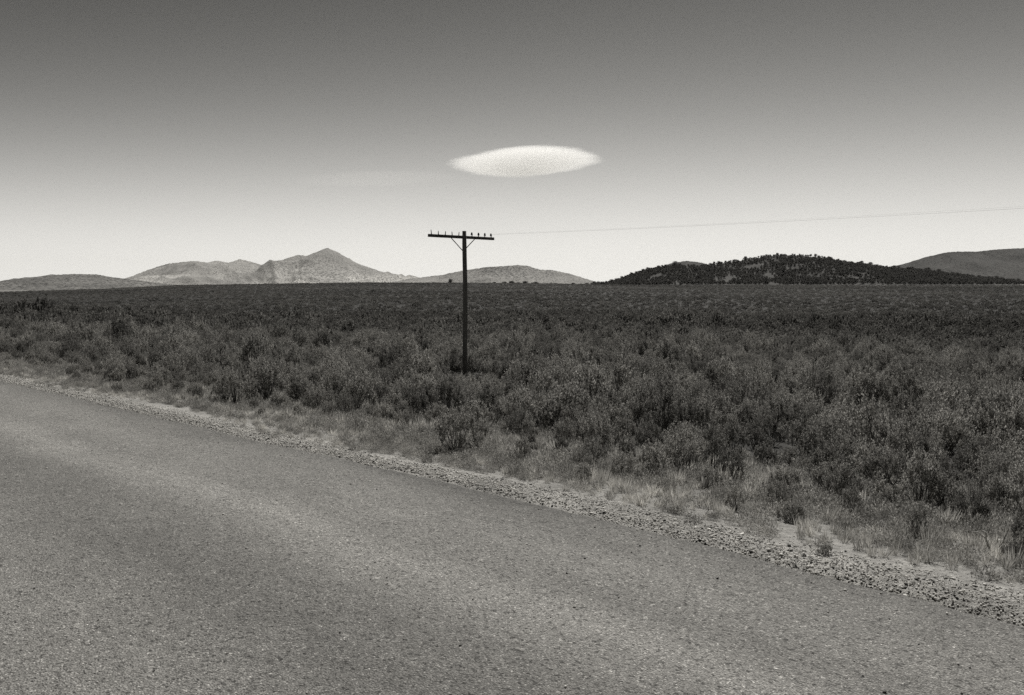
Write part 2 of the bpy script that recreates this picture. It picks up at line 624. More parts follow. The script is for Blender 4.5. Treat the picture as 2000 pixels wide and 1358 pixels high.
mtn_prof = [(150, 566), (200, 560), (255, 541), (290, 527), (330, 515), (380, 510), (408, 513), (425, 509), (447, 514), (470, 506), (500, 514), (520, 521), (545, 511), (560, 505), (583, 498), (600, 500), (618, 493), (640, 484), (660, 492), (680, 505), (700, 515), (720, 522), (740, 529), (750, 532), (757, 530), (765, 534), (778, 537), (785, 535), (792, 540), (800, 537), (812, 540), (840, 547), (900, 560), (940, 566)]
build_ridge('mountain', mtn_prof, 9000, 3200, 2500, -14, MTN, 1.5, 11, 520, 110)
lh_prof = [(-260, 562), (-120, 556), (0, 553), (40, 551), (75, 541), (100, 536), (118, 537), (145, 535), (190, 536), (215, 541), (250, 545), (300, 552), (340, 559), (400, 565), (440, 568)]
build_ridge('hill', lh_prof, 3800, 1100, 900, -14, HILL_L, 0.8, 23, 320, 80)
ch_prof = [(690, 566), (750, 556), (790, 546), (830, 541), (870, 536), (900, 529), (950, 522), (985, 520), (1010, 517.5), (1030, 519), (1055, 527), (1080, 528), (1110, 534), (1140, 543), (1165, 551), (1200, 560), (1240, 566)]
build_ridge('hill', ch_prof, 2800, 700, 600, -14, HILL_C, 0.55, 37, 320, 80)
bump_prof = [(1200, 566), (1260, 535), (1300, 517), (1340, 509.5), (1370, 513), (1420, 530), (1480, 566)]
build_ridge('hill', bump_prof, 1700, 350, 300, -8, HILL_R, 0.3, 41, 160, 50)
rh_prof = [(1560, 562), (1660, 538), (1700, 527), (1760, 517), (1800, 504), (1840, 494), (1870, 491.5), (1900, 492), (1950, 487), (2000, 485), (2080, 482), (2200, 492), (2350, 520), (2450, 560)]
build_ridge('hill', rh_prof, 1600, 520, 500, -8, HILL_R, 0.35, 53, 320, 80)
dh_prof = [(1120, 563), (1160, 559), (1200, 552), (1250, 532), (1290, 523), (1330, 520), (1380, 520), (1430, 512), (1470, 506), (1510, 499), (1560, 499), (1600, 504), (1650, 513), (1700, 521), (1740, 524), (1800, 528), (1850, 536), (1900, 545), (1950, 550), (2000, 553), (2080, 557), (2160, 564)]
DH, dh_grid = build_ridge('hill', dh_prof, 700, 170, 160, -1.5, HILL_D, 0.25, 67, 300, 70, 1.1)

# ------------------------------------------------------------------ air and cloud
HAZE = 0.00002
hz = Mat('pale_air')
hz.nt.nodes.remove(hz.b)
pv = hz.node('ShaderNodeVolumePrincipled')
pv.inputs['Color'].default_value = (0.97, 0.96, 0.93, 1)
pv.inputs['Density'].default_value = HAZE
pv.inputs['Anisotropy'].default_value = 0.3
hz.link(pv.outputs[0], hz.nt.nodes['Material Output'].inputs['Volume'])
hv = [(-14600, -14600, -18), (14600, -14600, -18), (14600, 14600, -18), (-14600, 14600, -18),
      (-14600, -14600, 500), (14600, -14600, 500), (14600, 14600, 500), (-14600, 14600, 500)]
hq = [(3, 2, 1, 0), (4, 5, 6, 7), (0, 1, 5, 4), (1, 2, 6, 5), (2, 3, 7, 6), (3, 0, 4, 7)]
if HAZE > 0:
    tag(obj('haze', mesh_from('haze', hv, None, hq, [hz.m])), kind='stuff')


def cloud_mat(name, dens, streak):
    M = Mat(name)
    M.nt.nodes.remove(M.b)
    P = M.tc.outputs['Object']
    sx = M.node('ShaderNodeSeparateXYZ'); M.link(P, sx.inputs[0])
    x, y, z = sx.outputs
    warp = M.math('MULTIPLY', M.math('SUBTRACT', M.noise(M.vscale(P, (1.0, 1.0, 2.5)), 1.3, 5), 0.5), 0.42)
    fray = M.math('MULTIPLY', M.math('SUBTRACT', M.noise(M.vscale(P, (2.2, 2.2, 7)), 2.0, 6, 0.65), 0.5), 0.30)
    warp = M.math('ADD', warp, fray)
    xs = M.math('SUBTRACT', x, M.math('MULTIPLY', M.mapr(z, -0.4, 0.4, -1.0, 1.0), 0.07))
    r2 = M.math('ADD', M.math('MULTIPLY', xs, xs), M.math('MULTIPLY', y, y))
    r = M.math('MAXIMUM', M.math('ADD', M.math('SQRT', r2), warp), 0.0)
    thick = M.math('MULTIPLY', M.math('SUBTRACT', 1.0, M.math('POWER', r, 1.55)), 0.92)
    f = M.math('SUBTRACT', thick, M.math('MAXIMUM', z, M.math('MULTIPLY', z, -1.12)))
    f = M.mapr(f, 0.0, 0.30, 0.0, 1.0)
    n = M.noise(M.vscale(P, (1.5, 1.5, 9)), 1.6, 5, 0.6)
    f = M.math('MULTIPLY', f, M.mapr(n, 0.3, 0.7, 1 - streak, 1 + streak))
    p = M.node('ShaderNodeVolumePrincipled')
    p.inputs['Color'].default_value = (1.0, 1.0, 0.99, 1)
    p.inputs['Anisotropy'].default_value = 0.3
    M.link(M.math('MULTIPLY', f, dens), p.inputs['Density'])
    M.link(p.outputs[0], M.nt.nodes['Material Output'].inputs['Volume'])
    return M.m


def uv_ball(nu=48, nv=24):
    v = []; q = []; t = []
    for i in range(nv + 1):
        th = math.pi * i / nv
        for k in range(nu):
            ph = 2 * math.pi * k / nu
            v.append((math.sin(th) * math.cos(ph), math.sin(th) * math.sin(ph), math.cos(th)))
    for i in range(nv):
        for k in range(nu):
            k2 = (k + 1) % nu
            q.append([i * nu + k, (i + 1) * nu + k, (i + 1) * nu + k2, i * nu + k2])
    return v, q


bv, bq = uv_ball()
CD = 7000.0
cl = obj('cloud', mesh_from('cloud', bv, None, bq, [cloud_mat('lens_cloud_vapour', 0.0062, 0.6)]))
cl.location = (px_x(1027, CD), CD, px_z(321, CD))
cl.scale = (705, 700, 150)
cl.rotation_euler = (0, math.radians(-2.0), 0)
tag(cl, 'bright white lens-shaped cloud with a greyer middle, alone in the open sky', 'cloud')
wisp_m = cloud_mat('thin_cloud_vapour', 0.0002, 0.95)
for (px, py, hw, hh, lab) in ((740, 352, 900, 75, 'faint broad veil of cloud trailing off beside the bright lens cloud'),
                              (1075, 356, 130, 14, 'short faint streak of cloud just below the bright lens cloud')):
    w = obj('cloud_wisp', mesh_from('cloud_wisp', bv, None, bq, [wisp_m]))
    w.location = (px_x(px, CD + 600), CD + 600, px_z(py, CD + 600))
    w.scale = (hw, hw * 0.6, hh)
    w.rotation_euler = (0, math.radians(-1.5), 0)
    tag(w, lab, 'cloud')

# ------------------------------------------------------------------ plants: shapes
def leaf_quads(base, direc, length, width, rs):
    """thin leaf blades: two triangles each, at BASE along DIREC"""
    n = len(base)
    direc = direc / np.linalg.norm(direc, axis=1, keepdims=True)
    side = np.cross(direc, rs.normal(size=(n, 3)))
    side /= np.linalg.norm(side, axis=1, keepdims=True) + 1e-9
    L = length[:, None]; W = width[:, None]
    a = base
    b = base + direc * L * 0.55 + side * W
    c = base + direc * L
    d = base + direc * L * 0.55 - side * W
    v = np.stack([a, b, c, d], 1).reshape(-1, 3)
    q = np.arange(4 * n).reshape(n, 4)
    return v, q


def sage_shape(seed, n_stem, n_leaf, H, Wd, leaf_l, leaf_w):
    """upright woody stems that fork; leaves crowd the upper ends of the twigs"""
    rs = np.random.default_rng(seed)
    stems = Geo()
    tips = []
    for i in range(n_stem):
        az = i * 2.39996 + rs.normal(0, 0.35)
        rr = math.sqrt((i + 0.5) / n_stem) * rs.uniform(0.85, 1.1)
        rad = min(rr, 1.0) * Wd * 0.42
        e = np.array([math.cos(az) * rad, math.sin(az) * rad, H * (0.12 + 0.70 * math.sqrt(max(0.0, 1 - (rr * 0.97) ** 2))) * rs.uniform(0.68, 1.15)])
        b = np.array([math.cos(az), math.sin(az), 0]) * rs.uniform(0, 0.06) * Wd
        mid = b * 0.4 + e * 0.45 + np.array([*rs.normal(0, 0.03, 2), -0.03]) * Wd
        stems.tube([b - [0, 0, 0.06], mid, e], [0.011 * H + 0.003, 0.007 * H + 0.002, 0.003], 3, False)
        rt = rs.uniform(0.07, 0.125) * Wd
        for k in range(7):
            u = rs.normal(size=3); u /= np.linalg.norm(u); u[:2] *= 0.75; u[2] = abs(u[2]) * 1.1 + 0.45
            p = e + u * [0.35, 0.35, 0.0] * rt * 0.6 - [0, 0, rt * rs.uniform(0.0, 0.5)]
            q = p + u * [0.9, 0.9, 2.0] * rt * rs.uniform(0.5, 1.25)
            if k < 4: stems.tube([p, q], [0.003, 0.0015], 3, False)
            tips.append((p, q))
    P0 = np.array([t[0] for t in tips]); P1 = np.array([t[1] for t in tips])
    k = rs.integers(0, len(tips), n_leaf)
    t = rs.beta(1.5, 1.0, n_leaf)[:, None]
    base = P0[k] * (1 - t) + P1[k] * t + rs.normal(0, 0.014, (n_leaf, 3)) * H
    ax = P1[k] - P0[k]; ax /= np.linalg.norm(ax, axis=1, keepdims=True)
    direc = ax * 0.9 + rs.normal(0, 0.42, (n_leaf, 3)) + np.array([0, 0, 0.35])
    v, q = leaf_quads(base, direc, leaf_l * rs.uniform(0.6, 1.3, n_leaf), leaf_w * rs.uniform(0.7, 1.3, n_leaf), rs)
    return stems, v, q


hidden = bpy.data.collections.new('plant_shapes')     # not linked to the scene: shapes that the scattered plants share


def hide(name, me):
    o = bpy.data.objects.new(name, me)
    hidden.objects.link(o)
    return o


SAGE_N = 7
sage_parts = []
for i in range(SAGE_N):
    H = [0.85, 1.0, 0.7, 0.9, 1.05, 0.6, 0.8][i]
    W = [1.0, 0.95, 1.0, 1.2, 0.85, 0.9, 1.1][i]
    st, lv, lq = sage_shape(100 + i, 34, 4600, H, W, 0.036, 0.0095)
    sm = st.mesh('sagebrush_stems', [STEM])
    fm = mesh_from('sagebrush_foliage', lv, None, lq, [SAGE])
    sage_parts.append((sm, fm, H, W))
    sv = np.concatenate(st.v)
    allv = np.concatenate([sv, lv])
    quads = st.q + (lq + len(sv)).tolist()
    mi = [0] * len(st.q) + [1] * len(lq)
    hide(f'a_sagebrush_{i}', mesh_from('sagebrush_whole', allv, None, quads, [STEM, SAGE], mi))
FAR_N = 4
for i in range(FAR_N):
    st, lv, lq = sage_shape(200 + i, 12, 420, 0.85, 1.15, 0.12, 0.036)
    hide(f'b_sagebrush_{i}', mesh_from('sagebrush_distant', lv, None, lq, [SAGE_FAR]))

GRASS_N = 4
for i in range(GRASS_N):
    rs = np.random.default_rng(300 + i)
    n = 70
    az = rs.uniform(0, 2 * math.pi, n); r0 = rs.uniform(0, 0.05, n)
    base = np.stack([np.cos(az) * r0, np.sin(az) * r0, np.full(n, -0.01)], 1)
    direc = np.stack([np.cos(az) * rs.uniform(0, 0.7, n), np.sin(az) * rs.uniform(0, 0.7, n), np.ones(n)], 1)
    v, q = leaf_quads(base, direc, rs.uniform(0.04, 0.14, n), rs.uniform(0.0016, 0.0035, n), rs)
    hide(f'c_grass_{i}', mesh_from('grass_tuft', v, None, q, [GRASS]))
FORB_N = 4
for i in range(FORB_N):
    rs = np.random.default_rng(400 + i)
    n = 420
    u = rs.normal(size=(n, 3)); u /= np.linalg.norm(u, axis=1, keepdims=True)
    u[:, 2] = np.abs(u[:, 2])
    base = u * rs.uniform(0.25, 1.0, (n, 1)) * np.array([0.12, 0.12, 0.10])
    direc = u + rs.normal(0, 0.6, (n, 3)) + np.array([0, 0, 0.5])
    v, q = leaf_quads(base, direc, rs.uniform(0.010, 0.030, n), rs.uniform(0.002, 0.0045, n), rs)
    hide(f'd_weed_{i}', mesh_from('weed_tuft', v, None, q, [FORB]))


def juniper_mesh(seed, n=1300):
    rs = np.random.default_rng(seed)
    H = rs.uniform(3.6, 4.6); W = H * rs.uniform(0.75, 1.0)
    g = Geo()
    g.tube([(0, 0, -0.6), (0.1, 0, H * 0.35), (0.05, 0.1, H * 0.75)], [0.2, 0.14, 0.05], 5)
    lumps = []
    for k in range(13):
        a = rs.uniform(0, 6.28); zz = rs.uniform(0.06, 0.8)
        rr = W * 0.5 * (1 - 0.8 * zz ** 2) * rs.uniform(0.2, 0.75)
        lumps.append((math.cos(a) * rr, math.sin(a) * rr, H * zz, W * rs.uniform(0.18, 0.30)))
        g.tube([(0.05, 0, H * zz * 0.6), lumps[-1][:3]], [0.06, 0.03], 3, False)
    lumps = np.array(lumps)
    k = rs.integers(0, len(lumps), n)
    u = rs.normal(size=(n, 3)); u /= np.linalg.norm(u, axis=1, keepdims=True)
    base = lumps[k, :3] + u * lumps[k, 3:4] * rs.uniform(0.4, 1.05, (n, 1))
    v, q = leaf_quads(base, u + rs.normal(0, 0.6, (n, 3)) + [0, 0, 0.3], rs.uniform(0.16, 0.36, n), rs.uniform(0.07, 0.13, n), rs)
    sv = np.concatenate(g.v)
    quads = g.q + (q + len(sv)).tolist()
    nt = len(g.t)
    mi = [0] * nt + [0] * len(g.q) + [1] * len(q)
    return mesh_from('juniper', np.concatenate([sv, v]), g.t, quads, [BARK, JUNIPER], mi)


JUN_N = 5
jun_meshes = [juniper_mesh(500 + i) for i in range(JUN_N)]
for i, m in enumerate(jun_meshes): hide(f'e_juniper_{i}', m)

OFFS = {'a': 0, 'b': SAGE_N, 'c': SAGE_N + FAR_N, 'd': SAGE_N + FAR_N + GRASS_N, 'e': SAGE_N + FAR_N + GRASS_N + FORB_N}


def scatter_group():
    ng = bpy.data.node_groups.new('scatter_plants', 'GeometryNodeTree')
    ng.interface.new_socket('Geometry', in_out='INPUT', socket_type='NodeSocketGeometry')
    ng.interface.new_socket('Geometry', in_out='OUTPUT', socket_type='NodeSocketGeometry')
    N = ng.nodes; L = ng.links
    gi = N.new('NodeGroupInput'); go = N.new('NodeGroupOutput')
    ci = N.new('GeometryNodeCollectionInfo')
    ci.inputs['Collection'].default_value = hidden
    ci.inputs['Separate Children'].default_value = True
    ci.inputs['Reset Children'].default_value = True
    iop = N.new('GeometryNodeInstanceOnPoints')
    iop.inputs['Pick Instance'].default_value = True

    def attr(name, t):
        a = N.new('GeometryNodeInputNamedAttribute'); a.data_type = t
        a.inputs['Name'].default_value = name
        return a.outputs[0]
    L.new(gi.outputs[0], iop.inputs['Points'])
    L.new(ci.outputs[0], iop.inputs['Instance'])
    L.new(attr('shape', 'INT'), iop.inputs['Instance Index'])
    L.new(attr('turn', 'FLOAT_VECTOR'), iop.inputs['Rotation'])
    L.new(attr('size', 'FLOAT_VECTOR'), iop.inputs['Scale'])
    L.new(iop.outputs[0], go.inputs[0])
    return ng


SCATTER = scatter_group()


def scatter(name, P, shape, turn, size):
    me = bpy.data.meshes.new(name)
    n = len(P)
    me.vertices.add(n)
    me.vertices.foreach_set('co', np.asarray(P, np.float32).ravel())
    me.attributes.new('shape', 'INT', 'POINT').data.foreach_set('value', np.asarray(shape, np.int32))
    me.attributes.new('turn', 'FLOAT_VECTOR', 'POINT').data.foreach_set('vector', np.asarray(turn, np.float32).ravel())
    me.attributes.new('size', 'FLOAT_VECTOR', 'POINT').data.foreach_set('vector', np.asarray(size, np.float32).ravel())
    me.update()
    o = tag(obj(name, me), kind='stuff')
    md = o.modifiers.new('scatter', 'NODES'); md.node_group = SCATTER
    return o


def in_view(x, y, margin=1.12):
    return (y > 1) & (np.abs(x) < y * 1000 / 1556 * margin + np.where(margin > 1.05, 4.0, 0.3))


# ------------------------------------------------------------------ sagebrush
BRUSH_EDGE = 1.35


def jitter_grid(x0, x1, y0, y1, step, jit=0.42):
    gx, gy = np.meshgrid(np.arange(x0, x1, step), np.arange(y0, y1, step))
    gx = gx.ravel() + rng.uniform(-jit, jit, gx.size) * step
    gy = gy.ravel() + rng.uniform(-jit, jit, gy.size) * step
    return gx, gy


bx, by = jitter_grid(-95, 95, 2, 135, 0.55)
d = road_d(bx, by)
edge = BRUSH_EDGE + 1.1 * fbm(road_s(bx, by) * 0.25, bx * 0 + 1, 61, 3)
seedling = (d > 0.7) & (d <= edge) & (rng.random(bx.size) < np.interp(d, [0.7, 1.8], [0.10, 0.45]))
keep = (d > edge) & in_view(bx, by, 1.25) & (np.hypot(bx, by) < 130)
gap = fbm(bx * 0.45, by * 0.45, 71, 3)
keep &= (gap > -0.22) | (rng.random(bx.size) < 0.35)
keep &= rng.random(bx.size) < np.interp(d - edge, [0, 0.8, 2.5, 5, 10], [0.5, 0.8, 0.9, 0.74, 0.54])
keep |= seedling & in_view(bx, by, 1.2) & (by < 60)
bx, by, d, edge = bx[keep], by[keep], d[keep], edge[keep]
r = np.hypot(bx, by)
scl = 0.95 * np.exp(rng.normal(0, 0.22, bx.size)) * np.interp(d - edge, [-1.2, -0.2, 0.1, 0.8, 2.2, 5, 10, 16], [0.16, 0.24, 0.30, 0.40, 0.56, 0.74, 0.9, 1.0])
scl *= 1 + 0.30 * fbm(bx * 0.13, by * 0.13, 81, 3)
band = np.exp(-((by - 92 - 6 * fbm(bx * 0.03, by * 0, 91, 3)) / 7.0) ** 2) * np.clip(0.5 + 1.2 * fbm(bx * 0.05, by * 0.0 + 3, 92, 3), 0, 1)
scl = np.clip(scl, 0.14, 1.45) * (1 + 0.75 * band) * np.interp(r, [30, 80], [0.88, 0.95])
zsc = scl * np.clip(rng.normal(1.06, 0.15, bx.size), 0.7, 1.45)
_px, _py = px_x(908, 28.2), 28.2
_u = np.hypot(bx, by) / math.hypot(_px, _py)
front_of_pole = (np.abs(bx - _px * _u) < 1.0) & (_u < 1.09) & (_u > 0.45)
cap = np.interp(_u, [0.45, 0.7, 1.0, 1.09], [0.72, 0.62, 0.42, 0.5])
scl = np.where(front_of_pole, np.minimum(scl, cap * 1.2), scl); zsc = np.where(front_of_pole, np.minimum(zsc, cap), zsc)
bz = ground_z(bx, by) - 0.03
shape_a = rng.integers(0, SAGE_N, bx.size)
turn = np.stack([rng.normal(0, 0.08, bx.size), rng.normal(0, 0.08, bx.size), rng.uniform(0, 6.28, bx.size)], 1)

# keep the pole's foot and the singled-out plants clear
POLE_XY = (px_x(908, 28.2), 28.2)
clear = np.hypot(bx - POLE_XY[0], by - POLE_XY[1]) > 0.75

view = in_view(bx, by, 1.0) & clear
size_px = np.where(view, scl / by, 0)
order = np.argsort(-size_px)
single = np.zeros(bx.size, bool)
N_SINGLE = 290
single[order[:N_SINGLE]] = True

G_SAGE = 'sagebrush bushes of the field nearest the road'


def make_sage(x, y, z, i, sc3, rot, label, group=G_SAGE, name='sagebrush', cat='shrub'):
    root = bpy.data.objects.new(name, None)
    col.objects.link(root)
    root.empty_display_size = 0.3
    root.location = (x, y, z); root.rotation_euler = rot; root.scale = sc3
    tag(root, label, cat, group)
    obj('branches', sage_parts[i][0], root)
    obj('foliage', sage_parts[i][1], root)
    return root


front_l = 'small grey sagebrush at the front fringe of the brush, next to the roadside grass'
mid_l = 'grey sagebrush with upright twigs standing in the thick of the nearer brush'
tall_l = 'taller grey sagebrush standing above its neighbours in the nearer brush'
for k in np.nonzero(single)[0]:
    if d[k] < edge[k]: lab, grp = 'very small sagebrush seedling scattered in the roadside grass between gravel and brush', 'seedlings in the roadside grass'
    elif d[k] - edge[k] < 1.3: lab, grp = front_l, 'sagebrush at the front fringe of the brush'
    elif zsc[k] > 1.12: lab, grp = tall_l, 'taller sagebrush in the nearer brush'
    else: lab, grp = mid_l, G_SAGE
    make_sage(bx[k], by[k], bz[k], int(shape_a[k]), (scl[k], scl[k], zsc[k]), tuple(turn[k]), lab, grp)

rest = ~single & clear
P_near = np.stack([bx[rest], by[rest], bz[rest]], 1)
S_near = np.stack([scl[rest], scl[rest], zsc[rest]], 1)
sh_near = shape_a[rest]
far_lod = r[rest] > 62
sh_near = np.where(far_lod, OFFS['b'] + rng.integers(0, FAR_N, rest.sum()), sh_near)
# beyond: the open slope up to the rise
fx, fy = jitter_grid(-420, 420, 80, 560, 1.75, 0.5)
fr = np.hypot(fx, fy)
k = in_view(fx, fy, 1.15) & (fr > 128) & (fr < R_CREST + 60 + 15 * (fx > 60))
k &= rng.random(fx.size) < np.interp(fr, [128, 250, 500], [0.95, 0.85, 0.6]) * np.clip(0.95 + 0.6 * fbm(fx * 0.02, fy * 0.05, 97, 3), 0.5, 1)
fx, fy, fr = fx[k], fy[k], fr[k]
fs = np.exp(rng.normal(0, 0.25, fx.size)) * np.interp(fr, [128, 250, 500], [1.0, 0.9, 0.9])
fz = ground_z(fx, fy) - 0.05
P_far = np.stack([fx, fy, fz], 1)
S_far = np.stack([fs, fs, fs * np.interp(fr, [128, 220, 300], [0.8, 0.55, 0.42])], 1)
sh_far = OFFS['b'] + rng.integers(0, FAR_N, fx.size)
T_far = np.stack([fx * 0, fx * 0, rng.uniform(0, 6.28, fx.size)], 1)
scatter('brush', np.concatenate([P_near, P_far]), np.concatenate([sh_near, sh_far]),
        np.concatenate([turn[rest], T_far]), np.concatenate([S_near, S_far]))
print('brush', len(P_near), len(P_far))

# ------------------------------------------------------------------ roadside grass and weeds
gx, gy = jitter_grid(-45, 16, 1.5, 60, 0.105, 0.5)
gd = road_d(gx, gy)
gs_ = road_s(gx, gy)
inner = 0.36 + 0.34 * fbm(gs_ * 0.7, gs_ * 0 + 3, 101, 4)
gk = (gd > inner) & (gd < 6.5) & in_view(gx, gy, 1.2)
dens = np.interp(gd - inner, [0, 0.3, 1.6, 2.8, 5], [0.6, 0.85, 0.85, 0.55, 0.2])
dens = dens * np.clip(0.95 + 0.9 * fbm(gx * 0.8, gy * 0.8, 103, 3), 0.1, 1.0)
dens = dens * np.interp(gy, [6, 30, 60], [1.0, 0.6, 0.3])
gk &= rng.random(gx.size) < dens
gx, gy, gd = gx[gk], gy[gk], gd[gk]
kind_noise = fbm(gx * 0.9, gy * 0.9, 107, 3)
isg = (kind_noise + rng.normal(0, 0.25, gx.size)) > 0.2
gsh = np.where(isg, OFFS['c'] + rng.integers(0, GRASS_N, gx.size), OFFS['d'] + rng.integers(0, FORB_N, gx.size))
gsc = np.clip(np.exp(rng.normal(0, 0.25, gx.size)), 0.5, 1.4) * np.interp(gd, [0.4, 1.0, 2.5], [0.5, 0.75, 1.0])
gz = ground_z(gx, gy)
scatter('grass', np.stack([gx, gy, gz], 1), gsh,
        np.stack([rng.normal(0, 0.1, gx.size), rng.normal(0, 0.1, gx.size), rng.uniform(0, 6.28, gx.size)], 1),
        np.stack([gsc, gsc, gsc * rng.uniform(0.7, 1.3, gx.size)], 1))
print('grass', len(gx))

# ------------------------------------------------------------------ gravel
ICO_V = []
ph = (1 + 5 ** 0.5) / 2
for a, b in ((1, ph), (-1, ph), (1, -ph), (-1, -ph)):
    ICO_V += [(a, b, 0), (0, a, b), (b, 0, a)]
ICO_V = np.array(ICO_V, float); ICO_V /= np.linalg.norm(ICO_V[0])
ICO_F = []
for i in range(12):
    for j in range(i + 1, 12):
        for k in range(j + 1, 12):
            dd = [np.linalg.norm(ICO_V[p] - ICO_V[q]) for p, q in ((i, j), (j, k), (i, k))]
            if max(dd) < 1.1:
                n = np.cross(ICO_V[j] - ICO_V[i], ICO_V[k] - ICO_V[i])
                ICO_F.append((i, j, k) if n @ ICO_V[i] > 0 else (i, k, j))
ICO_F = np.array(ICO_F)


OCT_V = np.array([(1, 0, 0), (0, 1, 0), (-1, 0, 0), (0, -1, 0), (0, 0, 1), (0, 0, -1)], float)
OCT_F = np.array([(0, 1, 4), (1, 2, 4), (2, 3, 4), (3, 0, 4), (1, 0, 5), (2, 1, 5), (3, 2, 5), (0, 3, 5)])


def stones(x, y, z, rad, rs, flat=0.48, BV=None, BF=None):
    BV = ICO_V if BV is None else BV
    BF = ICO_F if BF is None else BF
    nv = len(BV)
    n = len(x)
    V = BV[None] * (1 + rs.uniform(-0.4, 0.35, (n, nv, 1)))
    V = V * rs.uniform(0.55, 1.4, (n, 1, 3)) * np.array([1, 1, flat])
    a = rs.uniform(0, 6.28, n); c, s = np.cos(a)[:, None], np.sin(a)[:, None]
    X = V[..., 0] * c - V[..., 1] * s; Y = V[..., 0] * s + V[..., 1] * c
    tl = rs.normal(0, 0.35, (n, 1))
    Z = V[..., 2] + X * tl * 0.6
    W = np.stack([X, Y, Z], -1) * rad[:, None, None] + np.stack([x, y, z], -1)[:, None]
    T = (BF[None] + (np.arange(n) * nv)[:, None, None]).reshape(-1, 3)
    return W.reshape(-1, 3), T


n = 100000
ss = rng.uniform(-8, 34, n)
ss = ss[rng.random(n) < np.interp(ss, [-8, 10, 34], [1.0, 0.8, 0.35])]
n = len(ss)
gdist = np.abs(rng.beta(1.2, 1.7, n)) * 1.15 + 0.02
gdist = gdist + (rng.random(n) < 0.2) * rng.uniform(0, 0.9, n)
width = 0.44 + 0.30 * fbm(ss * 0.5, ss * 0 + 9, 111, 3)
gdist = np.where((gdist < 0.07) & (rng.random(n) < 0.7), gdist + 0.12, gdist) * width * np.interp(ss, [-6, 6, 34], [1.15, 0.9, 0.6]) + edge_off(ss)
sx_, sy_ = to_world(ss, gdist)
rad = np.exp(rng.normal(math.log(0.0038), 0.42, n)) * np.interp(ss, [-6, 8, 34], [1.0, 1.15, 1.8])
k = in_view(sx_, sy_, 1.3)
sx_, sy_, rad = sx_[k], sy_[k], np.clip(rad[k], 0.0028, 0.0135)
gzz = ground_z(sx_, sy_) + rad * 0.25
big = rad > 0.011
sv, stt = stones(sx_[big], sy_[big], gzz[big], rad[big], rng)
sv2, st2 = stones(sx_[~big], sy_[~big], gzz[~big], rad[~big] * 1.15, rng, 0.7, OCT_V, OCT_F)
tag(obj('gravel', mesh_from('gravel', np.concatenate([sv, sv2]), np.concatenate([stt, st2 + len(sv)]), None, [GRAVEL])), kind='stuff')
print('gravel', len(sx_))

n = 2600
ps = rng.uniform(-6, 20, n); pd_ = -np.abs(rng.gamma(1.0, 1.6, n)) - 0.02
k = pd_ > -7
ps, pd_ = ps[k], pd_[k]
x_, y_ = to_world(ps, pd_)
rad = np.clip(np.exp(rng.normal(math.log(0.004), 0.35, len(ps))), 0.002, 0.0085)
sv, stt = stones(x_, y_, road_z(pd_) + rad * 0.35, rad, rng)
tag(obj('pebbles', mesh_from('pebbles', sv, stt, None, [PEBBLE])), kind='stuff')


# ------------------------------------------------------------------ telephone pole
A_ARM = math.radians(42)
arm_dir = Vector((math.cos(A_ARM), math.sin(A_ARM), 0))
line_dir = Vector((-math.sin(A_ARM), math.cos(A_ARM), 0))
PY = POLE_XY[1]
top_z = px_z(452, PY)
base_z = float(ground_z(*POLE_XY)) - 0.6
pole = bpy.data.objects.new('telephone_pole', None)
col.objects.link(pole)
pole.location = (POLE_XY[0], PY, base_z + 0.6)
tag(pole, 'dark wooden telephone pole with one long crossarm standing in the sagebrush', 'telephone pole')
PO = Vector(pole.location)
rs = np.random.default_rng(5)


def at(v): return tuple(Vector(v) - PO)


g = Geo()
zs = np.linspace(base_z, top_z, 14)
pts = [at((PO.x + 0.012 * math.sin(z_ * 1.3), PY + 0.01 * math.cos(z_), z_)) for z_ in zs]
rr = list(np.linspace(0.089, 0.078, 13)) + [0.070]
zs2 = pts
g.tube(pts, rr, 14)
obj('pole_shaft', g.mesh('pole_shaft', [POLE], True), pole)

arm_c = Vector((PO.x, PY, px_z(463.5, PY))) + line_dir * 0.14
HALF = 1.46
g = Geo()
g.box(at(arm_c), arm_dir * HALF, line_dir * 0.042, Vector((0, 0, 0.050)), 0.008)
obj('crossarm', g.mesh('crossarm', [ARM]), pole)

brace_low = arm_c - line_dir * 0.056 + Vector((0, 0, -0.50))
for sgn in (-1, 1):
    g = Geo()
    p = arm_c - line_dir * 0.048 + arm_dir * sgn * 0.56 + Vector((0, 0, -0.02))
    q = brace_low + line_dir * (0.0 if sgn < 0 else 0.006)
    ax = (q - p) / 2
    nrm = line_dir
    up = ax.normalized().cross(nrm)
    g.box(at((p + q) / 2), ax, nrm * 0.0035, up * 0.016, 0.001)
    b_ = obj('brace', g.mesh('brace', [STEEL]), pole)
    g = Geo()
    g.tube([at(p - line_dir * 0.014), at(p + line_dir * 0.004)], [0.014, 0.014], 6)
    obj('bolt', g.mesh('bolt', [STEEL]), b_)

pin_at = [-1.34 + 0.2978 * k for k in range(10)]
for k, u in enumerate(pin_at):
    o_ = arm_c + arm_dir * u + Vector((0, 0, 0.050))
    bare = k < 6
    lean = Vector((rs.normal(0, 0.012), rs.normal(0, 0.012), 0))
    h = 0.125 if bare else 0.09
    if k == 0: h = 0.15
    g = Geo()
    g.tube([at(o_ - Vector((0, 0, 0.02))), at(o_ + Vector((0, 0, 0.03))), at(o_ + lean + Vector((0, 0, h)))], [0.019, 0.017, 0.011], 7)
    pin = obj('pin', g.mesh('pin', [ARM]), pole)
    if not bare:
        g = Geo()
        g.lathe(at(o_ + lean + Vector((0, 0, 0.042))),
                [(0.030, 0.0), (0.039, 0.004), (0.041, 0.024), (0.031, 0.042), (0.026, 0.053), (0.032, 0.06), (0.029, 0.08), (0.017, 0.095), (0.0, 0.098)], 10)
        obj('insulator', g.mesh('insulator', [GLASSM], True), pin)
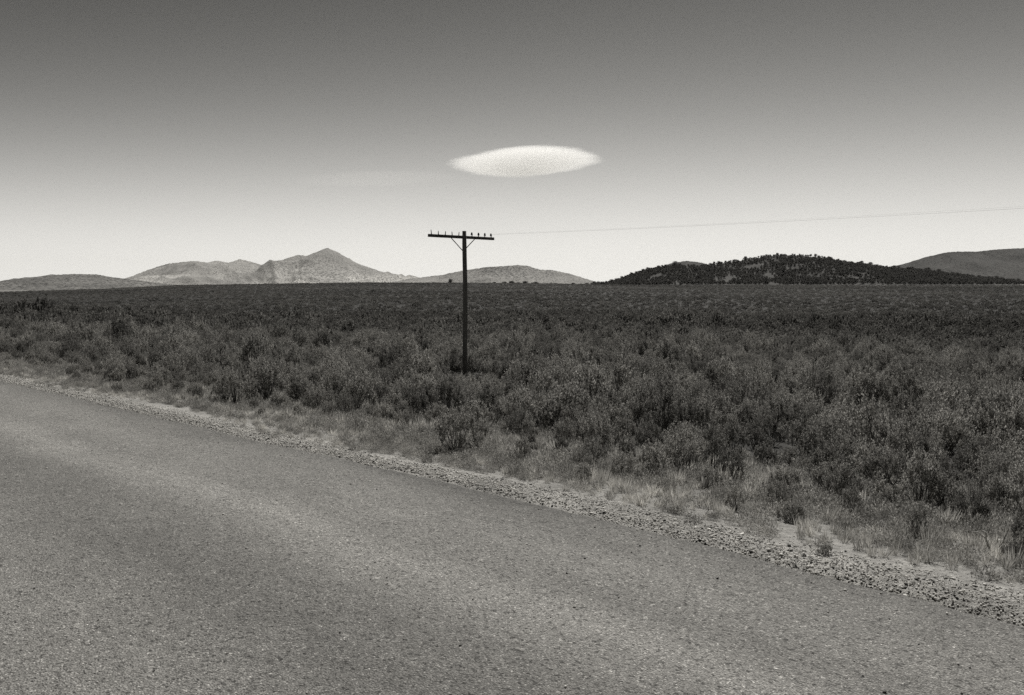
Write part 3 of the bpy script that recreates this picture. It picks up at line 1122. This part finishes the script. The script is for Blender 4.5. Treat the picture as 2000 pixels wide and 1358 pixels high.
g = Geo()
bc = arm_c + Vector((0, 0, 0.0)) - line_dir * 0.24
g.tube([at(bc), at(bc + line_dir * 0.03)], [0.022, 0.022], 6)
obj('through_bolt', g.mesh('through_bolt', [STEEL]), pole)


def wire(u, end_rise, radius, label):
    a = arm_c + arm_dir * u + Vector((0, 0, 0.145)) - line_dir * 0.030
    dirv = -line_dir
    L = 42.0
    pts = []
    for i in range(25):
        t = i / 24
        p = a + dirv * L * t
        p.z += end_rise * t - 4 * 0.22 * t * (1 - t)
        pts.append(tuple(p - a))
    g = Geo()
    g.tube(pts, [radius] * 25, 5)
    o = obj('overhead_wire', g.mesh('overhead_wire', [WIREM], True), None, tuple(a))
    tag(o, label, 'wire', 'telephone wires')


wire(pin_at[9], -0.15, 0.0017, 'thin dark telephone wire running off the insulator at the end of the crossarm')
wire(pin_at[8], -0.12, 0.0009, 'very faint second wire just above the darker telephone wire')

# ------------------------------------------------------------------ junipers on the wooded hill
Xg, Yg, Zg = dh_grid
nv_, nu_ = Xg.shape


def hill_point(vf, uf):
    vi = np.clip(vf, 0, nv_ - 1.001); ui = np.clip(uf, 0, nu_ - 1.001)
    i = vi.astype(int); j = ui.astype(int); a = vi - i; b = ui - j
    out = []
    for G_ in (Xg, Yg, Zg):
        out.append(G_[i, j] * (1 - a) * (1 - b) + G_[i + 1, j] * a * (1 - b) + G_[i, j + 1] * (1 - a) * b + G_[i + 1, j + 1] * a * b)
    return out


n = 42000
vf = rng.uniform(0, 78, n); uf = rng.uniform(8, nu_ - 8, n)
jx, jy, jz = hill_point(vf, uf)
open_ = fbm(jx * 0.075, jz * 0.16 + jy * 0.03, 131, 4)
hgt = jz - ground_z(jx, jy)
k = (hgt > 0.2) & in_view(jx, jy, 1.12) & (open_ + rng.normal(0, 0.14, n) > -0.12)
jx, jy, jz, vf = jx[k], jy[k], jz[k], vf[k]
# thin to a minimum spacing
sel = []
cell = {}
for i in range(len(jx)):
    key = (int(jx[i] // 2.1), int(jy[i] // 2.1))
    if any((key[0] + a, key[1] + b) in cell and (jx[cell[(key[0] + a, key[1] + b)]] - jx[i]) ** 2 + (jy[cell[(key[0] + a, key[1] + b)]] - jy[i]) ** 2 < 3.6 for a in (-1, 0, 1) for b in (-1, 0, 1)):
        continue
    cell[key] = i; sel.append(i)
sel = np.array(sel)
jx, jy, jz, vf = jx[sel], jy[sel], jz[sel], vf[sel]
# scattered trees out on the flat at the hill's foot
n = 60
ax_ = px_x(rng.uniform(1160, 2060, n), 520); ay_ = rng.uniform(480, 545, n)
jx = np.concatenate([jx, ax_]); jy = np.concatenate([jy, ay_])
jz = np.concatenate([jz, ground_z(ax_, ay_)]); vf = np.concatenate([vf, ax_ * 0 - 1])
jsc = 0.54 * np.exp(rng.normal(-0.05, 0.24, len(jx))) * np.where(vf < 0, 1.05, 1.0)
jrot = rng.uniform(0, 6.28, len(jx))
jsh = rng.integers(0, JUN_N, len(jx))
crest = (vf > 66) & (vf < 72)
rank = jsc / jy * np.where(vf < 0, 1.6, 1) * np.where(crest, 1.5, 1) * np.where(vf > 74, 0.2, 1)
rank *= in_view(jx, jy, 0.99)
order = np.argsort(-rank)
one = np.zeros(len(jx), bool); one[order[:292]] = True
for k in np.nonzero(one)[0]:
    o = obj('juniper_tree', jun_meshes[int(jsh[k])], None, (jx[k], jy[k], jz[k]))
    o.rotation_euler = (0, 0, jrot[k]); o.scale = (jsc[k] * 1.3, jsc[k] * 1.3, jsc[k])
    if vf[k] < 0: tag(o, 'small dark juniper out on the flat at the foot of the wooded hill', 'tree', 'junipers on the flat below the hill')
    elif crest[k]: tag(o, 'dark round juniper on the skyline of the wooded hill', 'tree', 'junipers on the hill skyline')
    else: tag(o, 'dark juniper among the trees covering the slope of the wooded hill', 'tree', 'junipers on the hill slope')
m = ~one
scatter('woods', np.stack([jx[m], jy[m], jz[m]], 1), OFFS['e'] + jsh[m],
        np.stack([jrot[m] * 0, jrot[m] * 0, jrot[m]], 1), np.stack([jsc[m] * 1.3, jsc[m] * 1.3, jsc[m]], 1))
print('junipers', one.sum(), m.sum())

# lone trees on the skyline of the brush plain
lone = [(880, 552, 460, 0.75, 'lone small dark juniper on the plain skyline beside the pole')]
for i, (px, py, Y, s_, lab) in enumerate(lone):
    x = px_x(px, Y)
    o = obj('juniper_tree', jun_meshes[i % JUN_N], None, (x, Y, float(ground_z(x, Y)) - 0.2))
    o.scale = (s_ * 1.25, s_ * 1.25, s_); tag(o, lab, 'tree')
for i, px in enumerate((965, 985, 1000, 1012, 1026, 1040, 1046, 1120, 1135, 1146)):
    Y = 455 + 4 * (i % 3)
    x = px_x(px, Y); s_ = 0.42 + 0.08 * ((i * 7) % 5) * (1 if px < 1060 else 0.3)
    o = obj('juniper_tree', jun_meshes[(i + 1) % JUN_N], None, (x, Y, float(ground_z(x, Y)) - 0.3))
    o.scale = (s_ * 2.0, s_ * 1.8, s_ * 0.75)
    tag(o, 'low dark juniper of the small clump on the plain skyline below the speckled hill', 'tree', 'junipers clumped on the plain skyline')

# ------------------------------------------------------------------ singled-out things by the road
def ground_at(px, py):
    """where the sight line through this picture point meets the ground"""
    xc = (px - 1000) / F; yc = (679 - py) / F
    dv = Vector((xc, math.cos(PITCH) + yc * math.sin(PITCH), -math.sin(PITCH) + yc * math.cos(PITCH)))
    t = 0.5
    for _ in range(6000):
        t *= 1.002
        p = Vector((0, 0, CAM_H)) + dv * t
        if p.z <= float(ground_z(p.x, p.y)): break
    return p


def special_bush(px, py, i, s3, label, mats=None, cat='shrub', name='sagebrush'):
    p = ground_at(px, py)
    return make_sage(p.x, p.y, p.z - 0.02, i, s3, (0, 0, px * 0.01), label, None, name, cat)


special_bush(890, 884, 2, (0.62, 0.62, 0.62), 'low rounded bush at the front edge of the brush, roadside of the telephone pole')
special_bush(1612, 1082, 5, (0.13, 0.11, 0.12), 'tiny dark bush on the edge of the gravel by the road')
special_bush(1985, 1100, 5, (0.26, 0.26, 0.22), 'small pale dusty bush behind the gravel, near the dead branch')


def rock(px, py, sx, sz, label, seed):
    p = ground_at(px, py)
    rs = np.random.default_rng(seed)
    v, t = stones(np.array([0.0]), np.array([0.0]), np.array([0.0]), np.array([1.0]), rs, 1.0)
    me = mesh_from('rock', v * np.array([sx, sx * 0.7, sz]), t, None, [ROCK])
    o = obj('rock', me, None, (p.x, p.y, p.z + sz * 0.3))
    tag(o, label, 'rock')


rock(985, 912, 0.055, 0.03, 'small white rock in the grass, the smaller of two side by side', 1)
rock(1040, 920, 0.09, 0.035, 'flat white rock in the grass, the larger of two side by side', 2)
rock(1948, 1068, 0.05, 0.05, 'pale rock under the bleached dead branch behind the gravel', 3)
rock(980, 620, 0.42, 0.4, 'white boulder far out in the brush beyond the telephone pole', 4)

p = ground_at(1940, 1080)
g = Geo()
g.tube([(0.0, 0, 0), (-0.03, 0.01, 0.06), (-0.055, 0, 0.11), (-0.052, 0, 0.15), (-0.075, 0.01, 0.165)], [0.008, 0.007, 0.006, 0.005, 0.003], 5)
g.tube([(-0.055, 0, 0.11), (-0.1, 0.02, 0.15), (-0.14, 0.03, 0.15)], [0.005, 0.004, 0.002], 5)
g.tube([(0.0, 0, 0), (0.08, 0.03, 0.07), (0.12, 0.03, 0.17), (0.10, 0.04, 0.24)], [0.007, 0.006, 0.004, 0.002], 5)
g.tube([(0.08, 0.03, 0.07), (0.17, 0.02, 0.08)], [0.005, 0.002], 5)
o = obj('dead_branch', g.mesh('dead_branch', [DEADWOOD], True), None, (p.x, p.y, p.z - 0.01))
tag(o, 'bleached forked dead branch lying in the weeds behind the gravel', 'branch')
